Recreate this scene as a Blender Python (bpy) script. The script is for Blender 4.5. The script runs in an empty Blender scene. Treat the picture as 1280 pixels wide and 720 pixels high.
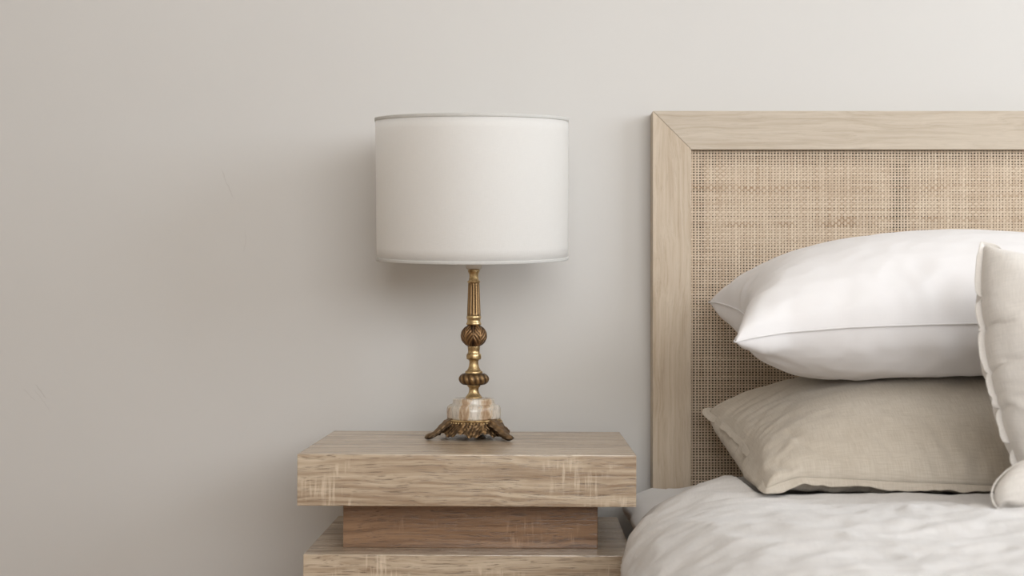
import bpy, bmesh, math, random
import numpy as np
from mathutils import Vector, Matrix

PI = math.pi
scene = bpy.context.scene
COL = scene.collection
random.seed(4)
RNG = np.random.default_rng(7)

# ------------------------------------------------------------------ helpers
EYE = 0.72          # camera height
FOC = 1600.0        # focal length in pixels of the 1280 frame
VX, VY = 662.0, 383.0


def P(px, py, y):
    """a point of the room at distance y from the camera plane"""
    s = FOC / y
    return Vector(((px - VX) / s, y, EYE - (py - VY) / s))


def lin(r, g, b):
    def f(c):
        c /= 255.0
        return c / 12.92 if c <= 0.04045 else ((c + 0.055) / 1.055) ** 2.4
    return (f(r), f(g), f(b), 1.0)


def tag(o, label=None, cat=None, group=None, kind=None):
    if label: o['label'] = label
    if cat: o['category'] = cat
    if group: o['group'] = group
    if kind: o['kind'] = kind
    return o


def empty(name, loc):
    o = bpy.data.objects.new(name, None)
    COL.objects.link(o)
    o.location = loc
    o.empty_display_size = 0.05
    return o


def link_mesh(name, me, mat, parent=None, smooth=True):
    o = bpy.data.objects.new(name, me)
    COL.objects.link(o)
    if mat: me.materials.append(mat)
    if parent is not None: o.parent = parent
    if smooth:
        me.polygons.foreach_set('use_smooth', [True] * len(me.polygons))
    me.update()
    return o


def np_mesh(name, verts, faces):
    me = bpy.data.meshes.new(name)
    me.from_pydata([tuple(v) for v in np.asarray(verts, float)], [], [tuple(int(i) for i in f) for f in faces])
    me.update()
    return me


def quad_mesh(name, verts, quads):
    """fast path for big all-quad meshes"""
    verts = np.asarray(verts, np.float32); quads = np.asarray(quads, np.int32)
    me = bpy.data.meshes.new(name)
    me.vertices.add(len(verts)); me.vertices.foreach_set('co', verts.ravel())
    me.loops.add(quads.size); me.loops.foreach_set('vertex_index', quads.ravel())
    me.polygons.add(len(quads))
    me.polygons.foreach_set('loop_start', np.arange(0, quads.size, 4, dtype=np.int32))
    me.update(calc_edges=True); me.validate()
    return me


def set_color(me, cols, name='Tint'):
    a = me.color_attributes.new(name, 'FLOAT_COLOR', 'POINT')
    c = np.ones((len(me.vertices), 4), np.float32)
    c[:, :cols.shape[1]] = cols
    a.data.foreach_set('color', c.ravel())


def box_bm(x0, x1, y0, y1, z0, z1, bev=0.0, seg=2, bm=None):
    bm = bm or bmesh.new()
    vs = [bm.verts.new((x, y, z)) for x in (x0, x1) for y in (y0, y1) for z in (z0, z1)]
    idx = [(0, 1, 3, 2), (4, 6, 7, 5), (0, 4, 5, 1), (2, 3, 7, 6), (0, 2, 6, 4), (1, 5, 7, 3)]
    fs = [bm.faces.new([vs[i] for i in f]) for f in idx]
    if bev > 0:
        es = list({e for f in fs for e in f.edges})
        bmesh.ops.bevel(bm, geom=es, offset=bev, segments=seg, profile=0.6, affect='EDGES')
    bmesh.ops.recalc_face_normals(bm, faces=bm.faces)
    return bm


def bm_obj(name, bm, mat, parent=None, smooth=False):
    me = bpy.data.meshes.new(name)
    bm.to_mesh(me); bm.free()
    return link_mesh(name, me, mat, parent, smooth)


def box(name, x0, x1, y0, y1, z0, z1, mat, parent=None, bev=0.0015, origin=(0, 0, 0)):
    ox, oy, oz = origin
    return bm_obj(name, box_bm(x0 - ox, x1 - ox, y0 - oy, y1 - oy, z0 - oz, z1 - oz, bev), mat, parent)


# value-gradient noise in numpy
_perm = np.random.default_rng(11).permutation(512)
_grad = np.random.default_rng(12).normal(size=(512, 2)); _grad /= np.linalg.norm(_grad, axis=1)[:, None]


def pn(x, y, seed=0):
    x = np.asarray(x, float); y = np.asarray(y, float)
    xi = np.floor(x).astype(int); yi = np.floor(y).astype(int)
    xf = x - xi; yf = y - yi
    u = xf ** 3 * (xf * (xf * 6 - 15) + 10); v = yf ** 3 * (yf * (yf * 6 - 15) + 10)

    def g(ix, iy, dx, dy):
        h = _perm[(_perm[(ix + seed * 37) & 511] + iy) & 511]
        gr = _grad[h]
        return gr[..., 0] * dx + gr[..., 1] * dy
    a = g(xi, yi, xf, yf); b = g(xi + 1, yi, xf - 1, yf)
    c = g(xi, yi + 1, xf, yf - 1); d = g(xi + 1, yi + 1, xf - 1, yf - 1)
    return (a * (1 - u) + b * u) * (1 - v) + (c * (1 - u) + d * u) * v


def smooth(a, b, x):
    t = np.clip((x - a) / (b - a), 0, 1)
    return t * t * (3 - 2 * t)


# ------------------------------------------------------------------ node helpers
class NT:
    def __init__(self, name):
        self.m = bpy.data.materials.new(name)
        self.m.use_nodes = True
        self.t = self.m.node_tree
        self.b = self.t.nodes['Principled BSDF']
        self.out = self.t.nodes['Material Output']

    def n(self, kind, **kw):
        nd = self.t.nodes.new(kind)
        for k, v in kw.items():
            if k.startswith('_'): setattr(nd, k[1:], v)
            else: self.inp(nd, k, v)
        return nd

    def inp(self, nd, k, v):
        s = nd.inputs[int(k[1:])] if k[0] == 'i' and k[1:].isdigit() else nd.inputs[k.replace('_', ' ')]
        if isinstance(v, bpy.types.NodeSocket): self.t.links.new(v, s)
        else: s.default_value = v

    def link(self, a, b): self.t.links.new(a, b)

    def math(self, op, a, b=None, c=None, clamp=False):
        nd = self.t.nodes.new('ShaderNodeMath'); nd.operation = op; nd.use_clamp = clamp
        for i, v in enumerate((a, b, c)):
            if v is None: continue
            if isinstance(v, bpy.types.NodeSocket): self.link(v, nd.inputs[i])
            else: nd.inputs[i].default_value = v
        return nd.outputs[0]

    def mapr(self, v, a, b, c=0.0, d=1.0):
        nd = self.n('ShaderNodeMapRange')
        self.link(v, nd.inputs[0])
        for i, q in enumerate((a, b, c, d)): nd.inputs[i + 1].default_value = q
        return nd.outputs[0]

    def mapping(self, src, scale, loc=(0, 0, 0), rot=(0, 0, 0)):
        nd = self.t.nodes.new('ShaderNodeMapping')
        self.link(src, nd.inputs[0])
        nd.inputs['Scale'].default_value = scale; nd.inputs['Location'].default_value = loc
        nd.inputs['Rotation'].default_value = rot
        return nd.outputs[0]

    def noise(self, vec, scale=1.0, detail=4.0, rough=0.5, dist=0.0):
        nd = self.t.nodes.new('ShaderNodeTexNoise')
        self.link(vec, nd.inputs['Vector'])
        nd.inputs['Scale'].default_value = scale; nd.inputs['Detail'].default_value = detail
        nd.inputs['Roughness'].default_value = rough; nd.inputs['Distortion'].default_value = dist
        return nd.outputs['Fac']

    def ramp(self, fac, stops):
        nd = self.t.nodes.new('ShaderNodeValToRGB')
        self.link(fac, nd.inputs[0])
        el = nd.color_ramp.elements
        while len(el) < len(stops): el.new(0.5)
        for e, (p, c) in zip(el, stops): e.position = p; e.color = c
        return nd.outputs[0]

    def mix(self, fac, a, b, blend='MIX'):
        nd = self.t.nodes.new('ShaderNodeMix'); nd.data_type = 'RGBA'; nd.blend_type = blend
        for i, v in ((0, fac), (6, a), (7, b)):
            if isinstance(v, bpy.types.NodeSocket): self.link(v, nd.inputs[i])
            else: nd.inputs[i].default_value = v
        return nd.outputs[2]

    def bump(self, h, strength, dist=0.001):
        nd = self.n('ShaderNodeBump'); self.link(h, nd.inputs['Height'])
        nd.inputs['Strength'].default_value = strength; nd.inputs['Distance'].default_value = dist
        self.link(nd.outputs[0], self.b.inputs['Normal'])

    def obj(self): return self.t.nodes.new('ShaderNodeTexCoord').outputs['Object']
    def uv(self): return self.t.nodes.new('ShaderNodeTexCoord').outputs['UV']

    def color(self, c):
        if isinstance(c, bpy.types.NodeSocket): self.link(c, self.b.inputs['Base Color'])
        else: self.b.inputs['Base Color'].default_value = c


def mat_oak(name, vertical=False, pore=.72, rough=.24, light=(206, 188, 164), dark=(146, 122, 98), saw=1.0, offset=(0, 0, 0), fine=1.0):
    """limed oak with grain along x (or z), pores and pale saw marks across the grain"""
    k = NT(name)
    co = k.obj()
    if vertical: co = k.mapping(co, (1, 1, 1), rot=(0, PI / 2, 0))
    co = k.mapping(co, (1, 1, 1), loc=offset)
    warp = k.noise(k.mapping(co, (5, 14, 14)), 1.0, 2, 0.5)
    wv = k.t.nodes.new('ShaderNodeVectorMath'); wv.operation = 'MULTIPLY_ADD'
    cmb = k.n('ShaderNodeCombineXYZ'); k.link(k.math('SUBTRACT', warp, 0.5), cmb.inputs[2]); k.link(k.math('SUBTRACT', warp, 0.5), cmb.inputs[1])
    k.link(cmb.outputs[0], wv.inputs[0]); wv.inputs[1].default_value = (0.02, 0.03, 0.03); k.link(co, wv.inputs[2])
    w = wv.outputs[0]
    broad = k.noise(k.mapping(w, (1.6, 34, 34)), 1.0, 3, 0.55, 0.6)
    mid = k.noise(k.mapping(w, (5, 160 * fine, 160 * fine)), 1.0, 4, 0.6)
    pores = k.noise(k.mapping(w, (26, 620 * fine, 620 * fine)), 1.0, 2, 0.5)
    v = k.math('ADD', k.math('MULTIPLY', broad, 0.40), k.math('MULTIPLY', mid, 0.60))
    c = k.ramp(v, [(0.36, lin(*dark)), (0.50, lin(*[(a * 2 + b) / 3 for a, b in zip(light, dark)])), (0.62, lin(*light))])
    pm = k.mapr(pores, 0.56, 0.67)
    c = k.mix(k.math('MULTIPLY', pm, pore), c, lin(*[q * 0.74 for q in dark]))
    if saw > 0:
        lines = k.noise(k.mapping(co, (230, 230, 22)), 1.0, 2, 0.5)
        patch = k.noise(k.mapping(co, (14, 14, 17)), 1.0, 2, 0.6)
        sm = k.math('MULTIPLY', k.mapr(lines, 0.52, 0.66), k.mapr(patch, 0.54, 0.66))
        c = k.mix(k.math('MULTIPLY', sm, 0.5 * saw), c, lin(*[min(255, q + 24) for q in light]))
    k.color(c)
    k.b.inputs['Roughness'].default_value = rough
    k.b.inputs['Specular IOR Level'].default_value = 0.9 if rough < .4 else 0.35
    k.bump(k.math('SUBTRACT', mid, k.math('MULTIPLY', pm, 0.6)), 0.25, 0.0006)
    return k.m


def mat_cloth(name, col, slub=0.12, weave=900.0, bump=0.3, rough=0.9, sheen=0.15, trans=0.0, dark=None):
    """plain woven cloth on UVs in metres: slubby threads both ways"""
    k = NT(name)
    uv = k.uv()
    a = k.noise(k.mapping(uv, (weave * 0.05, weave, 1)), 1.0, 2, 0.6)
    b = k.noise(k.mapping(uv, (weave, weave * 0.05, 1), loc=(3, 7, 0)), 1.0, 2, 0.6)
    th = k.math('ADD', a, b)
    blot = k.noise(k.mapping(uv, (9, 9, 1)), 1.0, 4, 0.6)
    d = dark or tuple(q * 0.80 for q in col)
    f = k.math('ADD', k.mapr(th, 0.75, 1.25), k.math('MULTIPLY', k.math('SUBTRACT', blot, 0.5), 0.8), clamp=True)
    f = k.math('MULTIPLY_ADD', k.math('SUBTRACT', f, 0.5), slub * 4, 0.55, clamp=True)
    k.color(k.mix(f, lin(*d), lin(*col)))
    k.b.inputs['Roughness'].default_value = rough
    k.b.inputs['Specular IOR Level'].default_value = 0.15
    k.b.inputs['Sheen Weight'].default_value = sheen
    k.b.inputs['Sheen Roughness'].default_value = 0.6
    k.bump(th, bump, 0.0008)
    if trans > 0:
        tr = k.n('ShaderNodeBsdfTranslucent', Color=lin(*col))
        mx = k.n('ShaderNodeMixShader'); mx.inputs[0].default_value = trans
        k.link(k.b.outputs[0], mx.inputs[1]); k.link(tr.outputs[0], mx.inputs[2])
        k.link(mx.outputs[0], k.out.inputs['Surface'])
    return k.m


def mat_plain(name, col, rough=0.6, metal=0.0, spec=0.4):
    k = NT(name)
    k.color(lin(*col))
    k.b.inputs['Roughness'].default_value = rough; k.b.inputs['Metallic'].default_value = metal
    k.b.inputs['Specular IOR Level'].default_value = spec
    return k.m


def mat_tint(name, rough=0.6, metal=0.0, spec=0.4, bumpscale=0):
    k = NT(name)
    at = k.n('ShaderNodeAttribute', _attribute_name='Tint')
    k.color(at.outputs['Color'])
    k.b.inputs['Roughness'].default_value = rough; k.b.inputs['Metallic'].default_value = metal
    k.b.inputs['Specular IOR Level'].default_value = spec
    if bumpscale:
        k.bump(k.noise(k.obj(), bumpscale, 3, 0.6), 0.5, 0.0006)
    return k.m


def mat_wall(name, col, marks=False):
    k = NT(name)
    co = k.obj()
    big = k.noise(co, 1.3, 3, 0.5)
    c = k.mix(k.mapr(big, 0.3, 0.7), lin(*[q - 2 for q in col]), lin(*[q + 2 for q in col]))
    fine = k.noise(co, 420, 3, 0.6)
    roll = k.noise(co, 60, 3, 0.6)
    if marks:
        sep = k.n('ShaderNodeSeparateXYZ'); k.link(co, sep.inputs[0])
        wob = k.math('MULTIPLY', k.math('SUBTRACT', k.noise(co, 45, 2, 0.5), 0.5), 0.010)

        def scratch(cx, cz, slope, half, width, amount, c):
            dz = k.math('SUBTRACT', sep.outputs[2], cz)
            dx = k.math('SUBTRACT', sep.outputs[0], cx)
            dd = k.math('ABSOLUTE', k.math('ADD', k.math('SUBTRACT', dx, k.math('MULTIPLY', dz, slope)), wob))
            m = k.math('MULTIPLY', k.mapr(dd, width, width * 0.2), k.mapr(k.math('ABSOLUTE', dz), half, half * 0.7))
            return k.mix(k.math('MULTIPLY', m, amount), c, lin(128, 118, 106))
        c = scratch(-0.546, 0.942, -0.42, 0.029, 0.0014, 0.16, c)
        c = scratch(-0.515, 0.838, 0.10, 0.022, 0.0013, 0.08, c)
        c = scratch(-0.884, 0.566, -0.8, 0.014, 0.0018, 0.2, c)
        c = scratch(-0.905, 0.560, -1.1, 0.012, 0.0016, 0.14, c)
        c = scratch(-0.880, 0.548, -0.7, 0.022, 0.0014, 0.1, c)
    k.color(c)
    k.b.inputs['Roughness'].default_value = 0.75
    k.b.inputs['Specular IOR Level'].default_value = 0.25
    k.bump(k.math('ADD', k.math('MULTIPLY', fine, 0.35), roll), 0.10, 0.001)
    return k.m


# ------------------------------------------------------------------ the room
WALL_Y = 2.315
RX, LX, FY, CZ = 2.75, -2.4, -1.7, 2.7
wall_m = mat_wall('wall_paint', (206, 203, 199), marks=True)
wall_m2 = mat_wall('wall_paint_side', (226, 219, 208))


def structure(o): o['kind'] = 'structure'; return o


def wall_with_hole(name, axis, pos, a0, a1, h0, h1, hole, mat, t):
    """a wall slab across axis with one rectangular window opening"""
    bm = bmesh.new()
    wa0, wa1, wz0, wz1 = hole
    for (p0, p1, q0, q1) in ((a0, wa0, h0, h1), (wa1, a1, h0, h1), (wa0, wa1, h0, wz0), (wa0, wa1, wz1, h1)):
        lo, hi = min(pos, pos + t), max(pos, pos + t)
        if axis == 'x': box_bm(lo, hi, p0, p1, q0, q1, bm=bm)
        else: box_bm(p0, p1, lo, hi, q0, q1, bm=bm)
    return structure(bm_obj(name, bm, mat))


structure(bm_obj('wall_back', box_bm(LX - .1, RX + .1, WALL_Y, WALL_Y + .1, 0, CZ), wall_m))
W1 = (-0.3, 1.6, 1.00, 2.45)      # window in the right wall: y0 y1 z0 z1
W2 = (-0.5, 2.6, 1.05, 2.55)         # unseen window behind the camera, added for front and fill light: x0 x1 z0 z1
wall_with_hole('wall_right', 'x', RX, FY, WALL_Y, 0, CZ, W1, wall_m2, .1)
wall_with_hole('wall_front', 'y', FY, LX, RX, 0, CZ, W2, wall_m2, -.1)
structure(bm_obj('wall_left', box_bm(LX - .1, LX, FY, WALL_Y, 0, CZ), wall_m2))
structure(bm_obj('ceiling', box_bm(LX - .1, RX + .1, FY - .1, WALL_Y + .1, CZ, CZ + .1), wall_m2))
floor_m = mat_oak('floor_boards', rough=.5, light=(154, 118, 86), dark=(120, 90, 64), saw=0)
structure(bm_obj('floor', box_bm(LX - .1, RX + .1, FY - .1, WALL_Y + .1, -.08, 0), floor_m))
white_paint = mat_plain('white_gloss_paint', (232, 230, 225), 0.35)


def window_frame(name, axis, pos, hole):
    a0, a1, z0, z1 = hole
    bm = bmesh.new(); w = .05
    parts = [(a0, a0 + w, z0, z1), (a1 - w, a1, z0, z1), (a0 + w, a1 - w, z0, z0 + w), (a0 + w, a1 - w, z1 - w, z1),
             ((a0 + a1) / 2 - .02, (a0 + a1) / 2 + .02, z0 + w, z1 - w)]
    for p0, p1, q0, q1 in parts:
        if axis == 'x': box_bm(pos, pos + .05, p0, p1, q0, q1, .004, 1, bm=bm)
        else: box_bm(p0, p1, pos - .05, pos, q0, q1, .004, 1, bm=bm)
    return structure(bm_obj(name, bm, white_paint))


window_frame('window_1', 'x', RX + .03, W1)
window_frame('fill_window', 'y', FY - .03, W2)  # frame of the added fill opening

# ------------------------------------------------------------------ nightstand
oak = mat_oak('limed_oak_laminate')
oak2 = mat_oak('limed_oak_laminate_recess_shaded', light=(164, 130, 100), dark=(112, 82, 58), saw=1.3, offset=(1.7, 0.3, 0.9), fine=1.2)  # warmer oak, darkened so its colour carries the shade under the slabs
oak3 = mat_oak('limed_oak_laminate_drawer', offset=(0.6, 2.1, 3.3), saw=1.3)
NX, NY = -0.093, 2.07
ns = tag(empty('nightstand', (NX, NY, 0)), 'limed oak stacked-block nightstand with recessed spacers beside the bed', 'nightstand')
NO = (NX, NY, 0)
topz, botz = 0.501, 0.4245
box('top_slab', -.3435, .1575, 1.89, 2.245, botz, topz, oak, ns, .0012, NO)
z2 = 0.348
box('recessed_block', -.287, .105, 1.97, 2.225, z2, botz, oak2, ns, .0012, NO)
box('middle_slab', -.3385, .1555, 1.915, 2.268, z2 - .0785, z2, oak3, ns, .0012, NO)
z3 = z2 - .0785
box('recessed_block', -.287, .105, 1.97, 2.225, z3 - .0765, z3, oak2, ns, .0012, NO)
box('bottom_slab', -.3385, .1555, 1.915, 2.268, .06, z3 - .0765, oak3, ns, .0012, NO)
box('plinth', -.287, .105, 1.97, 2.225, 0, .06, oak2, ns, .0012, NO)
ns.rotation_euler = (0, math.radians(0.25), 0)
ns.location.x -= 0.0018

# ------------------------------------------------------------------ table lamp
AX, AY = (592.3 - VX) / 751.0, 2.13
LZ = topz + 0.0004
lamp = tag(empty('table_lamp', (AX, AY, LZ)), 'antique brass table lamp with onyx base and white linen drum shade', 'lamp')
K = 1 / 751.0


def zz(y): return (547.5 - y) * K


def lathe(name, prof, mat, parent, n=64, fn=None, tint=None, caps=True):
    """prof: [(r, z)] in metres; fn(r, z, th, k) -> (r, z)"""
    prof = [(float(a), float(b)) for a, b in prof]
    vs, cs = [], []
    for j, (r, z) in enumerate(prof):
        for i in range(n):
            th = 2 * PI * i / n
            rr, z_, h = r, z, 0.5
            if fn: rr, z_, h = fn(r, z, th)
            vs.append((rr * math.cos(th), rr * math.sin(th), z_)); cs.append(h)
    fs = [(j * n + i, j * n + (i + 1) % n, (j + 1) * n + (i + 1) % n, (j + 1) * n + i) for j in range(len(prof) - 1) for i in range(n)]
    if caps:
        fs.append(tuple(range(n - 1, -1, -1))); fs.append(tuple((len(prof) - 1) * n + i for i in range(n)))
    me = np_mesh(name, vs, fs)
    if tint is not None:
        set_color(me, np.array([tint(h) for h in cs]))
    return link_mesh(name, me, mat, parent)


def spline(pts, n):
    """Catmull-Rom through pts"""
    pts = [np.array(p, float) for p in pts]
    pp = [2 * pts[0] - pts[1]] + pts + [2 * pts[-1] - pts[-2]]
    out = []
    for i in range(len(pts) - 1):
        p0, p1, p2, p3 = pp[i:i + 4]
        for j in range(n):
            t = j / n
            out.append(0.5 * ((2 * p1) + (-p0 + p2) * t + (2 * p0 - 5 * p1 + 4 * p2 - p3) * t * t + (-p0 + 3 * p1 - 3 * p2 + p3) * t ** 3))
    out.append(pts[-1])
    return out


def mat_brass():
    k = NT('aged_brass')
    co = k.obj()
    n = k.noise(co, 90, 4, 0.6)
    c = k.ramp(n, [(0.35, lin(138, 112, 76)), (0.55, lin(196, 170, 126)), (0.7, lin(216, 194, 152))])
    k.color(c); k.b.inputs['Metallic'].default_value = 0.9
    k.link(k.mapr(n, 0.3, 0.7, 0.48, 0.26), k.b.inputs['Roughness'])
    return k.m


brass = mat_brass()
bronze = mat_tint('patinated_bronze', rough=0.40, metal=0.75, spec=0.5, bumpscale=420)


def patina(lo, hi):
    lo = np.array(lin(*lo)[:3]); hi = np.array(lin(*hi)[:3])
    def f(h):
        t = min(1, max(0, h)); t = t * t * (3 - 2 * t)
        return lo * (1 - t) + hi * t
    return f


# brass turned neck above and below the bulbs
def prof_px(pts): return [(w / 2 * K, zz(y)) for y, w in pts]


lathe('upper_neck', prof_px([(354.2, 14.6), (353, 16.2), (352, 15.8), (351, 13), (349, 11.8), (346, 11.2), (343, 11.6), (341.2, 13), (340, 14.8), (338.4, 14.8), (337, 13)])
      , brass, lamp, 40)


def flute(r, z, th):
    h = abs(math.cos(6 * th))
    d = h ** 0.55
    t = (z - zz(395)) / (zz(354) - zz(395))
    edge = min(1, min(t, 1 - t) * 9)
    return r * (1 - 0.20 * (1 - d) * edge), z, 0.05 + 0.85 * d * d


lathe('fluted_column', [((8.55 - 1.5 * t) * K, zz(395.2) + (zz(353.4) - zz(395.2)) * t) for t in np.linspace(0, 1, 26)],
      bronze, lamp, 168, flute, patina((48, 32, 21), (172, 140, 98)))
lathe('collar', prof_px([(407, 17), (406, 18.6), (404.6, 18.8), (403.4, 17.4), (401.5, 16.4), (399.6, 16.6), (398.6, 18), (397.2, 18.4), (395.8, 18), (394.8, 17)]), brass, lamp, 44)


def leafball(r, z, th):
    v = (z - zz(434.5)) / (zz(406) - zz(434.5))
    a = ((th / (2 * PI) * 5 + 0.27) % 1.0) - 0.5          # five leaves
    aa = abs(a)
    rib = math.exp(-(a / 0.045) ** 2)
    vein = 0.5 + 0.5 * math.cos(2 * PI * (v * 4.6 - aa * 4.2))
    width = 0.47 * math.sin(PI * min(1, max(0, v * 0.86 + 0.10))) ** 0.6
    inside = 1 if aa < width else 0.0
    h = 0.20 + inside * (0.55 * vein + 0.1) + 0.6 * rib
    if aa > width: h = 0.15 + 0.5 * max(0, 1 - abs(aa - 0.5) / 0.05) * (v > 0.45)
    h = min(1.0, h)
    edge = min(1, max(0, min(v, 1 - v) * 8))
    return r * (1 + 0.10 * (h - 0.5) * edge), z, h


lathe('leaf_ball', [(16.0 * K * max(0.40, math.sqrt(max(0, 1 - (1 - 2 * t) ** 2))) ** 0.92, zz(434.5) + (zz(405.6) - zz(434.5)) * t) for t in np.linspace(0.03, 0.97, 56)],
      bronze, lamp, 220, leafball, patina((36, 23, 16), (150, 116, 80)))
lathe('lower_neck', [(p[0] * K / 2, zz(p[1])) for p in spline([(22, 467.6), (21.5, 464.6), (17, 463), (12.6, 458), (11.6, 453), (13, 450.3), (17.8, 449), (18.6, 446), (17.8, 443), (15.6, 442), (14.6, 439), (15.2, 436), (15.6, 433.2)], 4)], brass, lamp, 44)


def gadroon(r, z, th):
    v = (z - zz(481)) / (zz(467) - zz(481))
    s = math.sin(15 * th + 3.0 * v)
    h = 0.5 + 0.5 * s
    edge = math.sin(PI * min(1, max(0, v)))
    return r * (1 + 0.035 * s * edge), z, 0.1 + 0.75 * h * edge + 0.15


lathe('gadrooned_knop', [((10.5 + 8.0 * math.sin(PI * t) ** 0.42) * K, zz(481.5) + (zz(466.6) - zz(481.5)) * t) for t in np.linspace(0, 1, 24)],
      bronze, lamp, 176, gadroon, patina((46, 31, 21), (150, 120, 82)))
lathe('foot_neck', [(p[0] * K / 2, zz(p[1])) for p in spline([(21, 498.4), (21, 496.6), (18.5, 495), (13.6, 491.5), (12, 487.5), (13.2, 484.5), (16.4, 483), (17, 481), (15, 480)], 4)], brass, lamp, 44)


# onyx plinth: stepped rounded square
def mat_onyx():
    k = NT('banded_onyx')
    co = k.obj()
    w = k.t.nodes.new('ShaderNodeTexWave'); w.wave_type = 'BANDS'; w.bands_direction = 'X'
    k.link(k.mapping(co, (1.0, 0.6, 0.35), loc=(.013, 0, 0)), w.inputs['Vector'])
    w.inputs['Scale'].default_value = 9; w.inputs['Distortion'].default_value = 2.2
    w.inputs['Detail'].default_value = 3; w.inputs['Detail Scale'].default_value = 22
    nb = k.noise(k.mapping(co, (95, 60, 30)), 1.0, 4, 0.6, .8)
    f = k.math('ADD', k.math('MULTIPLY', w.outputs['Fac'], 0.6), k.math('MULTIPLY', nb, 0.45))
    c = k.ramp(f, [(0.18, lin(156, 126, 98)), (0.36, lin(190, 168, 142)), (0.52, lin(208, 196, 180)), (0.66, lin(180, 171, 159)), (0.84, lin(212, 204, 193))])
    k.color(c); k.b.inputs['Roughness'].default_value = 0.18
    k.b.inputs['Subsurface Weight'].default_value = 0.15; k.b.inputs['Subsurface Radius'].default_value = (0.01, 0.007, 0.004)
    return k.m


def squircle(r, z, th):
    a = th - math.radians(34)
    e = 3.0
    q = (abs(math.cos(a)) ** e + abs(math.sin(a)) ** e) ** (-1 / e)
    return r * (0.5 + 0.5 * q) * 0.955, z, 0.5


lathe('onyx_plinth', [(p[0] * K / 2, zz(p[1])) for p in
                      [(62, 523.6), (66.5, 523.2), (67.2, 521), (67.6, 514), (67, 510.5), (65, 508), (61, 506.2), (56, 505.4), (53, 504.6), (52, 503), (52, 500), (51, 498.6), (48, 498), (20, 497.8)]],
      mat_onyx(), lamp, 96, squircle)
lathe('brass_rim', prof_px([(527, 64), (526, 67), (524.8, 68.6), (523.6, 68), (523, 64)]), brass, lamp, 80)


# cast skirt with acanthus scrolls, scalloped hem
SK = zz(525.5)


def skirt_fn(side):
    def f(r, z, th):
        t = (SK - z) / (SK - zz(541.0))                   # 0 at the top, 1 at the hem
        lob = math.cos(9 * (th - math.radians(-90)))
        lob2 = math.cos(27 * th + 1.0)
        hem = 0.0034 * lob + 0.0014 * lob2
        z_ = z - hem * max(t, 0) ** 1.5
        a = ((9 * th / (2 * PI) + 0.25) % 1) - 0.5
        scroll = math.sin(2 * PI * (t * 1.6 + 2.4 * abs(a))) * 0.5 + 0.5
        rib = math.exp(-(a / 0.07) ** 2)
        leaf = math.cos(2 * PI * (t * 3.0 - abs(a) * 5)) * 0.5 + 0.5
        h = 0.15 + 0.4 * scroll * leaf + 0.35 * rib + 0.25 * (0.5 + 0.5 * math.sin(54 * th + 11 * t))
        if side: return r + (h - 0.5) * 0.0044 * min(1, t * 5), z_, h
        return r - 0.0026, z_, 0.2
    return f


sk_prof = spline([(33.5, 525.4), (35.2, 528), (36.6, 531), (39, 534.5), (42.2, 537.8), (45, 541.0)], 6)
outer = [(p[0] * K, zz(p[1])) for p in sk_prof]
n = 216
vs, cs = [], []
fo, fi = skirt_fn(True), skirt_fn(False)
for fn, pr in ((fo, outer), (fi, outer[::-1])):
    for r, z in pr:
        for i in range(n):
            th = 2 * PI * i / n
            rr, z_, h = fn(r, z, th); vs.append((rr * math.cos(th), rr * math.sin(th), z_)); cs.append(h)
m_ = len(outer) * 2
fs = [(j * n + i, ((j + 1) % m_) * n + i, ((j + 1) % m_) * n + (i + 1) % n, j * n + (i + 1) % n) for j in range(m_) for i in range(n)]
me = np_mesh('cast_skirt', vs, fs)
pf = patina((48, 36, 26), (158, 126, 88))
set_color(me, np.array([pf(h) for h in cs]))
skirt = link_mesh('cast_skirt', me, bronze, lamp)

# row of beads under the rim
bm = bmesh.new()
for i in range(54):
    th = 2 * PI * i / 54
    bmesh.ops.create_uvsphere(bm, u_segments=8, v_segments=6, radius=1.35 * K,
                              matrix=Matrix.Translation((34.6 * K * math.cos(th), 34.6 * K * math.sin(th), zz(527.2))))
bm_obj('beading', bm, brass, lamp, True)


def foot(deg):
    """scrolled paw foot leaving the skirt at angle deg"""
    path = spline([(0.040, 0.0270, 0.0125), (0.049, 0.0235, 0.0120), (0.058, 0.0175, 0.0102), (0.066, 0.0115, 0.0084), (0.073, 0.0070, 0.0072), (0.079, 0.0056, 0.0082), (0.0835, 0.0046, 0.0052), (0.0855, 0.0036, 0.0022)], 6)
    nn = 26; v, cc = [], []
    for j, (r, z, w) in enumerate(path):
        s = j / (len(path) - 1)
        for i in range(nn):
            ph = 2 * PI * i / nn
            toes = 1 + 0.13 * math.cos(4 * ph) * smooth(0.72, 0.9, s)
            ridge = 1 + 0.12 * math.cos(6 * ph + 5 * s) * (1 - smooth(0.6, 0.8, s)) + 0.07 * math.sin(46 * s) * (1 - smooth(0.55, 0.7, s))
            wy = w * toes * ridge * (1.15 + 0.3 * smooth(0.7, 0.9, s)); wz = w * 0.62 * ridge
            z_ = max(0.0, z + wz * math.sin(ph))
            v.append((r, wy * math.cos(ph), z_)); cc.append(0.25 + 0.6 * max(0, math.sin(ph)) * (ridge + toes - 1.3))
    f = [(j * nn + i, j * nn + (i + 1) % nn, (j + 1) * nn + (i + 1) % nn, (j + 1) * nn + i) for j in range(len(path) - 1) for i in range(nn)]
    f.append(tuple(range(nn - 1, -1, -1))); f.append(tuple((len(path) - 1) * nn + i for i in range(nn)))
    a = math.radians(deg); R = Matrix.Rotation(a, 3, 'Z')
    me = np_mesh('foot', [R @ Vector(q) for q in v], f)
    pf = patina((44, 33, 24), (142, 114, 82))
    set_color(me, np.array([pf(h) for h in cc]))
    return link_mesh('foot', me, bronze, lamp)


for d in (204, 318, 84): foot(d)

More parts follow.
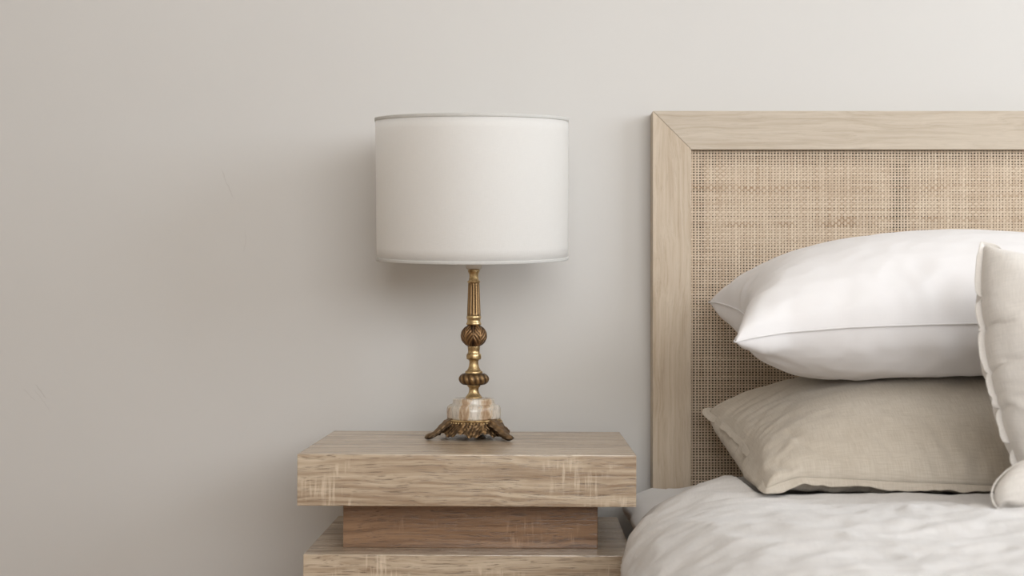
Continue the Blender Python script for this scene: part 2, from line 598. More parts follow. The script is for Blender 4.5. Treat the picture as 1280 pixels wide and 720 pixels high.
# socket, bulb, harp ring and the drum shade, which leans a little towards the room
cream = mat_plain('cream_plastic', (204, 197, 187), 0.45)
lathe('socket', [(p[0] * K, zz(p[1])) for p in [(6, 337.2), (9.6, 336.6), (10.2, 335.6), (10.2, 326), (10.0, 300), (8, 298), (6, 297)]], cream, lamp, 10,
      lambda r, z, th: (r * (1.0 / max(abs(math.cos(th)), abs(math.sin(th)), 0.78)) * 0.92, z, .5))
lathe('light_bulb', [(p[0], p[1]) for p in spline([(0.008, zz(300)), (0.013, zz(292)), (0.024, zz(270)), (0.030, zz(250)), (0.024, zz(233)), (0.008, zz(226)), (0.0005, zz(225))], 5)],
      mat_plain('opal_glass', (236, 234, 230), 0.25), lamp, 32)

TOPY, BOTY = 150.2, 324.3
SH_R = 119.6 * K
sh_c = Vector((-2.0 * K, 0, (zz(TOPY) + zz(BOTY)) / 2))
tilt = Matrix.Rotation(math.radians(5.0), 4, 'X')
H = (zz(TOPY) - zz(BOTY)) / 2


def shade_mesh(name, r0, r1, z0, z1, mat, parent, rows=2, nseg=144, uv=True, inner=0.0012, wob=0.0):
    vs, uvs = [], []
    for (r, zs) in ((r1, np.linspace(z0, z1, rows)), (r0, np.linspace(z1, z0, rows))):
        for z in zs:
            for i in range(nseg):
                th = 2 * PI * i / nseg
                rr = r * (1 + wob * math.sin(3 * th + 7 * z) + wob * 0.6 * math.sin(5 * th + 1))
                p = Vector((rr * math.cos(th), rr * math.sin(th), z))
                p = tilt @ p + sh_c
                vs.append(p); uvs.append((th * r1, z))
    m2 = rows * 2
    fs = [(j * nseg + i, j * nseg + (i + 1) % nseg, ((j + 1) % m2) * nseg + (i + 1) % nseg, ((j + 1) % m2) * nseg + i) for j in range(m2) for i in range(nseg)]
    me = np_mesh(name, vs, fs)
    ul = me.uv_layers.new(name='UVMap')
    for pl in me.polygons:
        us = [uvs[me.loops[li].vertex_index] for li in pl.loop_indices]
        wrap = max(u[0] for u in us) - min(u[0] for u in us) > r1 * 3
        for li in pl.loop_indices:
            u = uvs[me.loops[li].vertex_index]
            ul.data[li].uv = (u[0] + 2 * PI * r1 if wrap and u[0] < r1 else u[0], u[1])
    o = link_mesh(name, me, mat, parent)
    return o


linen_white = mat_cloth('white_linen_shade', (250, 248.5, 246), slub=0.12, weave=1500, bump=0.35, trans=0.5, sheen=0.0, dark=(236, 234, 231))
linen_trim = mat_cloth('white_linen_trim', (248, 246, 242), slub=0.05, weave=1500, bump=0.3, trans=0.4, sheen=0.0)
sh = shade_mesh('lamp_shade', SH_R - .0012, SH_R, -H, H, linen_white, lamp, 12, wob=0.0008)
shade_mesh('top_trim', SH_R - .0020, SH_R + .0011, H - .0046, H + .0006, linen_trim, sh, 4, wob=0.0008)
shade_mesh('bottom_trim', SH_R - .0020, SH_R + .0011, -H - .0006, -H + .0046, linen_trim, sh, 4, wob=0.0008)
bm = bmesh.new()


def rod(bm, a, b, r, n=10):
    a, b = Vector(a), Vector(b); d = b - a
    M = Matrix.Translation((a + b) / 2) @ d.to_track_quat('Z', 'Y').to_matrix().to_4x4()
    bmesh.ops.create_cone(bm, cap_ends=True, segments=n, radius1=r, radius2=r, depth=d.length, matrix=M)


zf = -H + .03
for i in range(3):
    th = 2 * PI * i / 3 + .4
    rod(bm, tilt @ Vector((.014 * math.cos(th), .014 * math.sin(th), zf)) + sh_c, tilt @ Vector(((SH_R - .002) * math.cos(th), (SH_R - .002) * math.sin(th), zf)) + sh_c, .0016)
bm_obj('shade_fitter', bm, white_paint, sh, True)

# ------------------------------------------------------------------ bed: headboard with woven cane, base
HX0, HX1 = 0.2185, 1.765
HZ1 = EYE + .347
HF, HB = 2.272, WALL_Y - 0.001
BAR = 0.0685
ash_h = mat_oak('pale_ash_rail', pore=.16, rough=.5, light=(194, 181, 164), dark=(176, 161, 142), saw=0, offset=(.3, .2, 1.1), fine=1.3)
ash_v = mat_oak('pale_ash_stile', vertical=True, pore=.16, rough=.5, light=(197, 181, 161), dark=(176, 157, 134), saw=0, offset=(2.3, .8, .4), fine=1.3)
BO = (1.0, 1.25, 0)
bed = tag(empty('bed', BO), 'double bed with pale ash and woven cane headboard against the wall', 'bed')
backing = mat_plain('dark_backing', (38, 26, 17), 0.85)
hb = box('headboard', HX0 + .03, HX1 - .03, HF + .018, HB, .20, HZ1 - .03, backing, bed, .001, BO)


def mitred(name, quad, mat, parent):
    """bar whose front outline is the given quad of (x, z), with eased edges"""
    bm = bmesh.new()
    f = [bm.verts.new((x - BO[0], HF - BO[1], z)) for x, z in quad]
    b = [bm.verts.new((x - BO[0], HB - BO[1], z)) for x, z in quad]
    bm.faces.new(f); bm.faces.new(b[::-1])
    for i in range(4): bm.faces.new((f[i], b[i], b[(i + 1) % 4], f[(i + 1) % 4]))
    bmesh.ops.recalc_face_normals(bm, faces=bm.faces)
    bmesh.ops.bevel(bm, geom=list(bm.edges), offset=.0011, segments=2, profile=.6, affect='EDGES')
    return bm_obj(name, bm, mat, parent)


g = .0001
mitred('top_rail', [(HX0 + g, HZ1), (HX1 - g, HZ1), (HX1 - BAR - g, HZ1 - BAR), (HX0 + BAR + g, HZ1 - BAR)], ash_h, hb)
mitred('stile', [(HX0, 0.0), (HX0, HZ1 - g), (HX0 + BAR, HZ1 - BAR - g), (HX0 + BAR, 0.0)], ash_v, hb)
mitred('stile', [(HX1 - BAR, 0.0), (HX1 - BAR, HZ1 - BAR - g), (HX1, HZ1 - g), (HX1, 0.0)], ash_v, hb)
mitred('bottom_rail', [(HX0 + BAR + g, .20), (HX0 + BAR + g, .27), (HX1 - BAR - g, .27), (HX1 - BAR - g, .20)], ash_h, hb)


def cane(x0, x1, z0, z1, y, px, pz):
    nx, nz = int((x1 - x0) / px), int((z1 - z0) / pz)
    xs = x0 + (np.arange(nx) + .5) * (x1 - x0) / nx + RNG.normal(0, .00016, nx)
    zs = z1 - (np.arange(nz) + .5) * (z1 - z0) / nz + RNG.normal(0, .00016, nz)
    amp = .00062
    V, Q, C = [], [], []
    base = np.array(lin(208, 189, 166)[:3]); dk = np.array(lin(148, 116, 84)[:3])
    off = 0
    for axis in (0, 1):
        na, nb = (nx, nz) if axis == 0 else (nz, nx)
        I, J = np.meshgrid(np.arange(na), np.arange(nb + 2), indexing='ij')
        runs = (zs if axis == 0 else xs)
        run = np.concatenate([[2 * runs[0] - runs[1]], runs, [2 * runs[-1] - runs[-2]]])
        ctr = (xs if axis == 0 else zs)
        sgn = np.where((I + J) % 2 == 0, 1, -1) * (1 if axis == 0 else -1)
        pos_c = ctr[:, None] + .00035 * pn(J * .21, I * 3.3, 3 + axis)
        # how open the weave is: open near the frame and along one stripe
        if axis == 0:
            X = pos_c; Z = np.broadcast_to(run[None, :], X.shape)
        else:
            Z = pos_c; X = np.broadcast_to(run[None, :], Z.shape)
        edge = np.minimum(np.minimum(X - x0, x1 - X), z1 - Z)
        open_ = 1 - smooth(.020, .030, edge)
        stripe = 1 - smooth(.012, .018, np.abs(X - .6605))
        open_ = np.maximum(open_, stripe)
        low = 1 - smooth(.70, .86, Z + .10 * pn(X * 4, Z * 4, 9))  # wider gaps lower down, shaped in to stand for the shade there
        open_ = np.maximum(open_, low * 1.25)
        pitch = px if axis == 0 else pz
        wid = pitch * (.70 + .10 * pn(J * .10, I * 2.1, 5 + axis) + RNG.normal(0, .05, na)[:, None]) * (1 - .24 * open_)
        per = RNG.normal(0, .07, na)[:, None]
        streak = .32 * pn(J * .07, I * 1.7, 21 + axis) + .22 * pn(J * .02, I * .35, 31 + axis)
        tone = np.clip(.20 + per + streak, 0, 1)
        if axis == 1:      # a few rows of old, darker cane
            for zr, hw, xa, xb, am in ((EYE + (VY - 236) / 702, .0045, .28, .75, .35), (EYE + (VY - 280) / 702, .006, .28, .62, .5), (EYE + (VY - 274) / 702, .005, .55, .90, .45)):
                tone = np.clip(tone + am * (np.abs(Z - zr) < hw) * (X > xa) * (X < xb) * (.6 + pn(X * 30, Z * 10, 40)), 0, 1)
        m = na * (nb + 2)
        for k_, w in ((0, -.5), (1, 0), (2, .5)):
            lift = -sgn * amp - (.00022 if k_ == 1 else 0)
            c = pos_c + w * wid
            if axis == 0: V.append(np.stack([c, y + lift, Z], -1).reshape(-1, 3))
            else: V.append(np.stack([X, y + lift, c], -1).reshape(-1, 3))
            sh_ = tone[..., None]
            C.append((base * (1 - sh_) + dk * sh_).reshape(-1, 3))
        idx = np.arange(m).reshape(na, nb + 2)
        for k_ in (0, 1):
            a = off + k_ * m + idx[:, :-1]; b = off + k_ * m + idx[:, 1:]
            c = off + (k_ + 1) * m + idx[:, 1:]; d = off + (k_ + 1) * m + idx[:, :-1]
            q = np.stack([a, b, c, d] if axis == 0 else [a, d, c, b], -1)
            Q.append(q.reshape(-1, 4))
        off += 3 * m
    me = quad_mesh('cane_panel', np.concatenate(V) - np.array(BO), np.concatenate(Q))
    set_color(me, np.concatenate(C))
    return link_mesh('cane_panel', me, mat_tint('woven_cane', rough=.55, spec=.35), hb)


cane(HX0 + BAR + .0005, HX1 - BAR - .0005, .27, HZ1 - BAR - .0005, HF + .0125, .00556, .00486)

dark_base = mat_cloth('charcoal_upholstery', (74, 70, 68), slub=.1, weave=500)
box('base', .225, 1.755, .25, HF - .002, .12, .350, dark_base, bed, .012, BO)
for x in (.30, 1.68):
    for y in (.32, 2.15):
        lg = box('leg', x - .03, x + .03, y - .03, y + .03, 0, .121, ash_v, bed, .003, BO)


# ------------------------------------------------------------------ bedding
def uv_grid(me, uvs):
    ul = me.uv_layers.new(name='UVMap')
    li = np.empty(len(me.loops), np.int32); me.loops.foreach_get('vertex_index', li)
    ul.data.foreach_set('uv', np.asarray(uvs, np.float32)[li].ravel())


sheet_m = mat_cloth('white_sheet', (238, 237, 237), dark=(222, 221, 221), slub=.04, weave=1300, bump=.15)


def soft_slab(name, x0, x1, y0, y1, z0, z1, R, mat):
    """a mattress: rounded slab in its fitted sheet with soft pull creases at the corners"""
    bm = box_bm(x0, x1, y0, y1, z0, z1)
    bmesh.ops.bevel(bm, geom=list(bm.edges), offset=R, segments=8, profile=.5, affect='EDGES')
    bmesh.ops.subdivide_edges(bm, edges=[e for e in bm.edges if e.calc_length() > .2], cuts=60, use_grid_fill=True)
    bm.normal_update()
    co = np.array([v.co[:] for v in bm.verts]); no = np.array([v.normal[:] for v in bm.verts])
    crn = np.exp(-(((co[:, 0] - x0) / .16) ** 2 + ((co[:, 1] - y1) / .22) ** 2))
    d = .006 * crn * np.sin(70 * (co[:, 0] - x0) + 46 * (co[:, 1] - y1) + 30 * co[:, 2]) + .003 * pn(co[:, 0] * 9, co[:, 1] * 9 + co[:, 2] * 11, 2)
    co2 = co + no * d[:, None]
    co2[:, 2] -= .014 * (1 - smooth(0, .09, co2[:, 0] - x0)) * smooth(z0 + .01, z1, co2[:, 2])
    for v, q in zip(bm.verts, co2): v.co = q
    me = bpy.data.meshes.new(name); bm.to_mesh(me); bm.free()
    uv_grid(me, np.stack([co[:, 0] + co[:, 2], co[:, 1]], -1))
    return link_mesh(name, me, mat)


mt = soft_slab('mattress', .164, 1.775, .24, HF - .006, .352, .402, .024, sheet_m)
tag(mt, 'mattress in white fitted sheet, corner showing between nightstand and duvet', 'mattress')


def duvet():
    nu, nv = 420, 380
    u = np.linspace(0, 1, nu); t = np.linspace(0, 1, nv)
    Y0, Y1 = .30, 2.235
    # t runs from the foot to the pillow end, where the edge rolls down on the sheet
    yy = Y0 + (Y1 - Y0) * t
    U, Yg = np.meshgrid(u, yy, indexing='ij')
    # left hem line in plan
    e = .122 + .10 * smooth(1.62, 2.30, Yg) ** 1.0 + .06 * smooth(1.95, 2.25, Yg) + .008 * pn(Yg * 5, Yg * 0 + 2.2, 1)
    er = 1.83 - .1 * smooth(1.9, 2.25, Yg)
    Rx, Rz = .20, .105
    ztop = .466 - .010 * smooth(1.55, 1.72, Yg) - .022 * smooth(1.85, 2.20, Yg)
    zc = ztop - Rz
    hang = .20
    La = hang; Lb = .26; W = er - e - 2 * Rx
    tot = 2 * La + 2 * Lb + W
    s = U * tot
    def sidepos(s):
        # s from the hem upward: x offset from edge, z
        a = np.clip((s - La) / Lb, 0, 1) * PI / 2
        x = Rx * (1 - np.cos(a)); z = zc + Rz * np.sin(a) - np.clip(La - s, 0, None)
        x = x + .02 * np.clip(La - s, 0, None) / La
        return x, z
    xl, zl = sidepos(np.minimum(s, tot / 2)); xr, zr = sidepos(np.minimum(tot - s, tot / 2))
    left = s < tot / 2
    flat = np.clip(s - La - Lb, 0, W)
    X = np.where(left, e + xl, er - xr); X = X + np.where(left, flat, flat - W)
    Z = np.where(left, zl, zr)
    # roll at the pillow end
    dy = np.clip((Yg - (Y1 - .10)) / .10, 0, 1)
    Z = Z - .05 * (1 - np.sqrt(np.clip(1 - dy ** 2, 0, 1))) * smooth(.36, .43, Z)
    co = np.stack([X, Yg, Z], -1)
    # normals
    du = np.gradient(co, axis=0); dv = np.gradient(co, axis=1)
    nrm = np.cross(du, dv); nrm /= np.linalg.norm(nrm, axis=-1, keepdims=True) + 1e-12
    if nrm[nu // 2, nv // 2, 2] < 0: nrm = -nrm
    A = s; B = Yg
    wx = A + .10 * pn(A * 3, B * 3, 6); wy = B + .10 * pn(A * 3 + 9, B * 3, 7)
    d = .020 * pn(wx * 2.6, wy * 2.2, 3)
    # long soft creases, running mostly across and down the side
    d += .0060 * (1 - np.abs(pn(wx * 5 + wy * 4, wy * 8 - wx * 2, 8)) * 2.4)
    d += .0055 * (1 - np.abs(pn(wx * 9 - wy * 11, wy * 11 + wx * 7, 12)) * 2.2)
    d += .0028 * (1 - np.abs(pn(wx * 24 + wy * 9, wy * 30 - wx * 8, 15)) * 2.0)
    d += .0008 * (1 - np.abs(pn(wx * 60 - wy * 20, wy * 58, 17)) * 2.0)
    calm = 1 - .65 * smooth(1.50, 1.72, Yg) * smooth(e + .14, e + .26, X)
    co = co + nrm * (d * calm)[..., None]
    under = smooth(1.765, 1.80, Yg) * smooth(.30, .345, X)
    co[..., 2] = np.where(under > 0, np.minimum(co[..., 2], .470 - .030 * under), co[..., 2])
    # keep the side clear of the nightstand
    lim = np.where(co[..., 1] > 1.865, .168, -1.0)
    co[..., 0] = np.maximum(co[..., 0], lim)
    co[..., 1] = np.minimum(co[..., 1], HF - .012)
    idx = np.arange(nu * nv).reshape(nu, nv)
    q = np.stack([idx[:-1, :-1], idx[1:, :-1], idx[1:, 1:], idx[:-1, 1:]], -1).reshape(-1, 4)
    me = quad_mesh('duvet', co.reshape(-1, 3), q)
    uv_grid(me, np.stack([A, B], -1).reshape(-1, 2))
    o = link_mesh('duvet', me, mat_cloth('white_linen_duvet', (226, 222, 219), slub=.07, weave=900, bump=.35))
    so = o.modifiers.new('thickness', 'SOLIDIFY'); so.thickness = .012; so.offset = -1
    return o


dv = duvet()
tag(dv, 'crumpled off-white linen duvet spread over the bed', 'duvet')


# pillows: a stuffed case laid out between its four corners, then settled by the cloth solver
def pillow_start(c00, c10, c11, c01, nu, nv, thick, up, bow=(0, 0, 0, 0), front=None, left=None, bulge=0.0):
    """c00 front-left, c10 front-right, c11 back-right, c01 back-left; bow: outward bulge of front, right, back, left seam"""
    c00, c10, c11, c01 = [np.array(c, float) for c in (c00, c10, c11, c01)]
    up = np.array(up, float); up /= np.linalg.norm(up)
    u = np.linspace(0, 1, nu + 1); v = np.linspace(0, 1, nv + 1)
    U, V = np.meshgrid(u, v, indexing='ij')
    base = ((1 - U) * (1 - V))[..., None] * c00 + (U * (1 - V))[..., None] * c10 + (U * V)[..., None] * c11 + ((1 - U) * V)[..., None] * c01
    fu = c10 - c00; fu /= np.linalg.norm(fu); fv = c01 - c00; fv /= np.linalg.norm(fv)
    arcU = 4 * U * (1 - U); arcV = 4 * V * (1 - V)
    base = base - fv * (bow[0] * arcU * (1 - V) ** 2)[..., None] + fv * (bow[2] * arcU * V ** 2)[..., None]
    base = base + fu * (bow[1] * arcV * U ** 2)[..., None] - fu * (bow[3] * arcV * (1 - U) ** 2)[..., None]
    def curve(pts, k):
        pts = np.array([list(p) for p in pts]); d = np.concatenate([[0], np.cumsum(np.linalg.norm(np.diff(pts, axis=0), axis=1))]); d /= d[-1]
        return np.stack([np.interp(k, d, pts[:, i]) for i in range(3)], -1)
    if front is not None:
        base = base + (curve(front, u) - base[:, 0])[:, None, :] * ((1 - V) ** 2)[..., None]
    if left is not None:
        base = base + (curve(left, v) - base[0])[None, :, :] * ((1 - U) ** 3)[..., None]
    prof = (np.clip(arcU, 0, 1) ** .45) * (np.clip(arcV, 0, 1) ** .5) * thick / 2
    top = base + up * prof[..., None]
    bot = base - up * prof[..., None] - fu * (bulge * np.sqrt(arcV) * np.exp(-((U - .05) / .07) ** 2) * (U > 0))[..., None]
    vid_t = -np.ones((nu + 1, nv + 1), int); vid_b = vid_t.copy()
    vs, uvs = [], []
    for i in range(nu + 1):
        for j in range(nv + 1):
            vid_t[i, j] = len(vs); vs.append(top[i, j]); uvs.append((i, j))
            if i in (0, nu) or j in (0, nv): vid_b[i, j] = vid_t[i, j]
    for i in range(1, nu):
        for j in range(1, nv):
            vid_b[i, j] = len(vs); vs.append(bot[i, j]); uvs.append((i, j))
    fs = []
    for i in range(nu):
        for j in range(nv):
            fs.append((vid_t[i, j], vid_t[i + 1, j], vid_t[i + 1, j + 1], vid_t[i, j + 1]))
            fs.append((vid_b[i, j], vid_b[i, j + 1], vid_b[i + 1, j + 1], vid_b[i + 1, j]))
    ring = [vid_t[i, 0] for i in range(nu)] + [vid_t[nu, j] for j in range(nv)] + [vid_t[i, nv] for i in range(nu, 0, -1)] + [vid_t[0, j] for j in range(nv, 0, -1)]
    corners = [vid_t[0, 0], vid_t[nu, 0], vid_t[nu, nv], vid_t[0, nv]]
    corners += [vid_t[i, 0] for i in range(1, nu)] + [vid_t[0, j] for j in range(1, nv)]
    return np.array(vs), np.array(uvs, float), fs, ring, corners


def settle(name, start, size, pressure, frames, colliders, shrink=-.05, mass=.05, grav=.25, bend=.5, pins=None, tens=20.0):
    vs, uvs, fs, ring, corners = start
    me = np_mesh(name, vs, fs)
    o = bpy.data.objects.new(name, me); COL.objects.link(o)
    vg = o.vertex_groups.new(name='pin')
    vg.add([int(corners[i]) for i in (pins if pins is not None else (0, 1, 2, 3))], 1.0, 'REPLACE')
    cm = o.modifiers.new('cloth', 'CLOTH')
    st = cm.settings
    st.quality = 7; st.mass = mass; st.air_damping = 3.0
    st.tension_stiffness = tens; st.compression_stiffness = tens * .6; st.shear_stiffness = tens * .4
    st.bending_stiffness = bend
    st.tension_damping = 12; st.compression_damping = 12; st.shear_damping = 8
    st.use_pressure = True; st.uniform_pressure_force = pressure
    st.shrink_min = shrink
    st.vertex_group_mass = 'pin'
    st.effector_weights.gravity = grav
    cm.collision_settings.use_collision = bool(colliders)
    cm.collision_settings.distance_min = .004
    cm.collision_settings.collision_quality = 3
    cm.collision_settings.use_self_collision = False
    mods = []
    for c in colliders:
        md = c.modifiers.new('collide', 'COLLISION')
        c.collision.thickness_outer = .004; c.collision.thickness_inner = .05; c.collision.cloth_friction = 20
        c.collision.damping = .6
        mods.append((c, md))
    cm.point_cache.frame_start = 1; cm.point_cache.frame_end = frames
    for f in range(1, frames + 1):
        scene.frame_set(f)
    dg = bpy.context.evaluated_depsgraph_get()
    ev = o.evaluated_get(dg)
    co = np.empty(len(me.vertices) * 3, np.float32)
    ev.data.vertices.foreach_get('co', co)
    co = co.reshape(-1, 3).astype(float)
    bpy.data.objects.remove(o)
    for c, md in mods: c.modifiers.remove(md)
    scene.frame_set(1)
    return co


def collider(name, x0, x1, y0, y1, z0, z1):
    bm = box_bm(x0, x1, y0, y1, z0, z1)
    me = bpy.data.meshes.new(name); bm.to_mesh(me); bm.free()
    o = bpy.data.objects.new(name, me); COL.objects.link(o)
    return o


def finish_pillow(name, start, co, size, mat, part, flange, ripple, seed, crumple=0.0, curl=None, cs=1.0, topw=1.0):
    vs, uvs, fs, ring, corners = start
    if crumple > 0:
        fa = np.array(fs); q = co[fa]
        fn_ = np.cross(q[:, 2] - q[:, 0], q[:, 3] - q[:, 1])
        nr = np.zeros_like(co)
        for k_ in range(4): np.add.at(nr, fa[:, k_], fn_)
        nr /= np.linalg.norm(nr, axis=1)[:, None] + 1e-12
        t_ = uvs / uvs.max(0); a_ = t_[:, 0] * size[0]; b_ = t_[:, 1] * size[1]
        a_, b_ = a_ * cs, b_ * cs
        ed = np.minimum(np.minimum(a_, size[0] * cs - a_), np.minimum(b_, size[1] * cs - b_)) / cs
        lay = np.zeros(len(co)); lay[len(co) - (int(uvs[:, 0].max()) - 1) * (int(uvs[:, 1].max()) - 1):] = 3.7
        wa = a_ + .04 * pn(a_ * 7 + lay, b_ * 7, seed + 4); wb = b_ + .04 * pn(a_ * 7, b_ * 7 + lay, seed + 5)
        dd = (1 - 2.2 * np.abs(pn(wa * 13 + wb * 5 + lay, wb * 16 - wa * 4, seed + 6))) + .55 * (1 - 2.2 * np.abs(pn(wa * 27 - wb * 14, wb * 30 + wa * 9 + lay, seed + 7))) + .3 * pn(wa * 55, wb * 55 + lay, seed + 8)
        co = co + nr * (crumple * dd * (.35 + .9 * np.exp(-ed / .07)) * smooth(0, .012, ed))[:, None]
    me = np_mesh(name, co, fs)
    uvm = uvs / uvs.max(0) * np.array(size)
    uv_grid(me, uvm)
    o = link_mesh(name, me, mat)
    ss = o.modifiers.new('soft', 'SUBSURF'); ss.levels = 1; ss.render_levels = 2
    # seam allowance: a narrow double-stitched edge standing out from the seam
    R = co[ring]; n_ = len(ring)
    ctr = R.mean(0)
    tan = np.roll(R, -1, 0) - np.roll(R, 1, 0); tan /= np.linalg.norm(tan, axis=1)[:, None]
    # outward = away from the mean of the neighbouring face centres on both layers
    acc = np.zeros((len(co), 3))
    fa = np.array(fs); fc = co[fa].mean(1)
    fw = np.ones(len(fs)); fw[0::2] = topw              # how far the seam allowance follows the upper face
    for k_ in range(4):
        dv_ = co[fa[:, k_]] - fc; dv_ /= np.linalg.norm(dv_, axis=1)[:, None] + 1e-12
        np.add.at(acc, fa[:, k_], dv_ * fw[:, None])
    outw = acc[ring]
    outw -= (outw * tan).sum(1)[:, None] * tan
    for _ in range(3): outw = (outw + np.roll(outw, 1, 0) + np.roll(outw, -1, 0)) / 3
    outw /= np.linalg.norm(outw, axis=1)[:, None] + 1e-9
    side = np.cross(tan, outw)
    k = np.arange(n_)
    rows = []
    wv = pn(k * .33, k * 0 + seed * 3.1, seed)
    wv2 = pn(k * .9, k * 0 + seed * 1.7, seed + 1)
    pos_ = {int(v_): i_ for i_, v_ in enumerate(ring)}
    damp = np.ones(n_)
    for c_ in corners[:4]:
        q = np.abs((k - pos_[int(c_)] + n_ // 2) % n_ - n_ // 2)
        damp *= smooth(-1.5, 4.5, q) * .85 + .15
    if curl:
        for ci, am in curl.items():
            q = np.abs((k - pos_[int(corners[ci])] + n_ // 2) % n_ - n_ // 2)
            damp = damp + .35 * np.exp(-(q / 3.0) ** 2)
            wv = wv + am * np.exp(-(q / 3.0) ** 2)
    for w_, am in ((-.12, 0), (.35, .4), (.7, .8), (1.0, 1.0)):
        rows.append(R + outw * (flange * damp * w_ * (1 + .35 * wv2))[:, None] + side * (ripple * damp * am * (wv * 1.3 + .5 * wv2))[:, None])
    th = .0011
    V = []
    for sgn in (1, -1):
        rr = rows if sgn == 1 else rows[::-1]
        for r in rr: V.append(r + side * th * sgn)
    m2 = len(V)
    fq = [(j * n_ + i, j * n_ + (i + 1) % n_, ((j + 1) % m2) * n_ + (i + 1) % n_, ((j + 1) % m2) * n_ + i) for j in range(m2) for i in range(n_)]
    fm = np_mesh(part, np.concatenate(V), fq)
    per = np.concatenate([[0], np.cumsum(np.linalg.norm(np.diff(R, axis=0), axis=1))])
    uv_grid(fm, np.stack([np.tile(per, m2), np.repeat(np.arange(m2) * .004, n_)], -1))
    bmm = bmesh.new(); bmm.from_mesh(fm); bmesh.ops.recalc_face_normals(bmm, faces=bmm.faces); bmm.to_mesh(fm); bmm.free()
    fo_ = link_mesh(part, fm, mat, o)
    s2 = fo_.modifiers.new('soft', 'SUBSURF'); s2.levels = 1; s2.render_levels = 1
    return o


cotton = mat_cloth('white_cotton', (232, 229, 228), dark=(218, 214, 213), slub=.03, weave=1600, bump=.08, sheen=.1)
flax = mat_cloth('natural_flax_linen', (206, 197, 184), slub=.13, weave=700, bump=.5, dark=(176, 164, 148))
oat = mat_cloth('oatmeal_linen', (240, 234, 227), slub=.08, weave=800, bump=.4)

col_head = collider('tmp_a', -.5, 2.5, HF, HF + .2, 0, 1.5)
col_bed = collider('tmp_b', -.5, 2.5, .0, 2.5, .30, .452)
NU, NV = 88, 60


def seam(pts): return [P(*p) for p in pts]


# beige linen pillow at the bottom
fr = seam([(957, 611, 1.76), (975, 604, 1.765), (1000, 597, 1.78), (1050, 599, 1.785), (1120, 603, 1.785), (1200, 606, 1.785), (1262, 609, 1.785)]) + [Vector((1.03, 1.76, .468))]
st = pillow_start(fr[0], fr[-1], (1.02, 2.20, .545), P(886, 514, 2.205), NU, NV, .132, (0, -.15, 1), bow=(0, -.01, -.02, 0), front=fr, left=seam([(957, 611, 1.76), (946, 584, 1.86), (933, 556, 1.98), (909, 532, 2.10), (886, 514, 2.205)]), bulge=.032)
pf_ = [0, 1, 2, 3] + list(range(4, 4 + NU - 1))
pl_ = pf_ + list(range(4 + NU - 1, 4 + NU - 1 + NV - 1))
co = settle('s', st, None, 95, 40, [col_head, col_bed], shrink=-.03, bend=.06, pins=pl_)
p_beige = finish_pillow('pillow', st, co, (.75, .5), flax, 'flange', .011, .008, 5, crumple=.0042, curl={3: -1.4, 0: .5}, topw=2.2)
tag(p_beige, 'beige flax linen pillow lying on the duvet under the white pillow', 'pillow')

fr = seam([(917, 428, 1.80), (940, 422, 1.81), (985, 415, 1.83), (1060, 409, 1.845), (1140, 406, 1.85), (1225, 404, 1.85)]) + [Vector((.88, 1.84, .695)), Vector((1.00, 1.79, .690))]
st = pillow_start(fr[0], fr[-1], (1.00, 2.20, .745), P(884, 379, 2.215), NU, NV, .20, (0, -.12, 1), bow=(0, -.01, -.02, -.03), front=fr)
co2 = settle('s', st, None, 230, 40, [col_head, p_beige], shrink=-.008, bend=.5, pins=pf_)
p_white = finish_pillow('pillow', st, co2, (.75, .5), cotton, 'seam', .0022, .0002, 9, crumple=.0040, cs=.6)
tag(p_white, 'plump white cotton pillow on top of the beige pillow', 'pillow')

st = pillow_start(P(1278, 600, 1.65), (1.07, 1.655, .495), (1.06, 1.735, .83), P(1229, 304, 1.72), 64, 64, .13, (0, -1, .25), bow=(-.01, -.01, -.02, .035))
co3 = settle('s', st, None, 200, 40, [col_bed, p_white], shrink=-.04, bend=.08, grav=.15, pins=[0, 1, 2, 3])
p_front = finish_pillow('cushion', st, co3, (.45, .45), oat, 'flange', .0085, .0008, 14, crumple=.0030, curl={3: -2.6})
tag(p_front, 'oatmeal linen cushion standing against the white pillow, top corner folded', 'cushion')

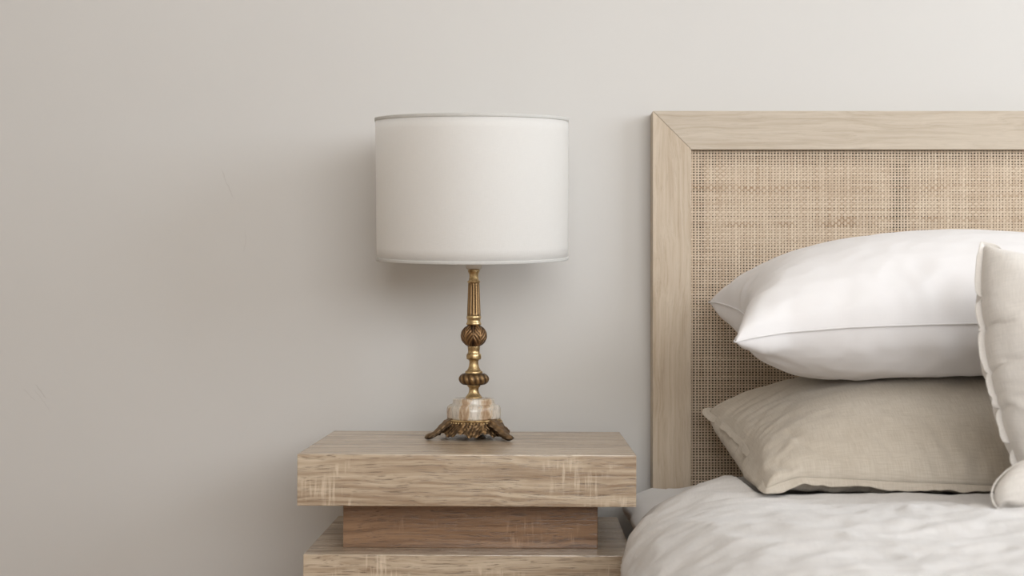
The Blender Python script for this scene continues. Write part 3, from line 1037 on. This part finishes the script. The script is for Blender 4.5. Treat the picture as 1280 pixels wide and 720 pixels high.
st = pillow_start(P(1248, 634, 1.535), (1.02, 1.525, .48), (1.02, 1.60, .60), P(1282, 575, 1.565), 56, 36, .10, (0, -.8, .6), bow=(-.005, 0, -.005, .02))
co4 = settle('s', st, None, 200, 30, [col_bed, p_front], shrink=-.04, bend=.08, grav=.15, pins=[0, 1, 2, 3])
p_small = finish_pillow('cushion', st, co4, (.45, .25), oat, 'seam', .0022, .0006, 19, crumple=.0016)
tag(p_small, 'small pale linen cushion low on the duvet in front of the standing cushion', 'cushion')

for c in (col_head, col_bed): bpy.data.objects.remove(c)

# ------------------------------------------------------------------ daylight and added front fill
world = bpy.data.worlds.new('sky'); scene.world = world; world.use_nodes = True
bg = world.node_tree.nodes['Background']
bg.inputs[0].default_value = (0.80, 0.88, 1.0, 1); bg.inputs[1].default_value = 0.4


def area(name, loc, rot, sx, sy, power, col):
    l = bpy.data.lights.new(name, 'AREA'); l.shape = 'RECTANGLE'; l.size = sx; l.size_y = sy
    l.energy = power; l.color = col
    o = bpy.data.objects.new(name, l); COL.objects.link(o); o.location = loc; o.rotation_euler = rot
    return o


area('daylight_right', (RX + .12, (W1[0] + W1[1]) / 2, (W1[2] + W1[3]) / 2), (0, PI / 2, 0), W1[3] - W1[2], W1[1] - W1[0], 59, (.87, .96, 1.06))
area('fill_front', ((W2[0] + W2[1]) / 2, FY - .12, (W2[2] + W2[3]) / 2), (PI / 2, 0, 0), W2[1] - W2[0], W2[3] - W2[2], 92, (.96, .975, .985))  # added fill light, shining in from the unseen opening behind the camera

# ------------------------------------------------------------------ camera
cam = bpy.data.cameras.new('camera')
cam.sensor_width = 36; cam.lens = FOC / 1280 * 36
cam.shift_x = -(VX - 640) / 1280; cam.shift_y = (VY - 360) / 1280
cam.dof.use_dof = True; cam.dof.focus_distance = 2.08; cam.dof.aperture_fstop = 4.0
co_ = bpy.data.objects.new('camera', cam); COL.objects.link(co_)
co_.location = (0, 0, EYE); co_.rotation_euler = (PI / 2, 0, 0)
scene.camera = co_

scene.view_settings.view_transform = 'Standard'
scene.view_settings.look = 'None'
scene.view_settings.exposure = 0.0
scene.view_settings.gamma = 1.0
scene.view_settings.use_curve_mapping = False
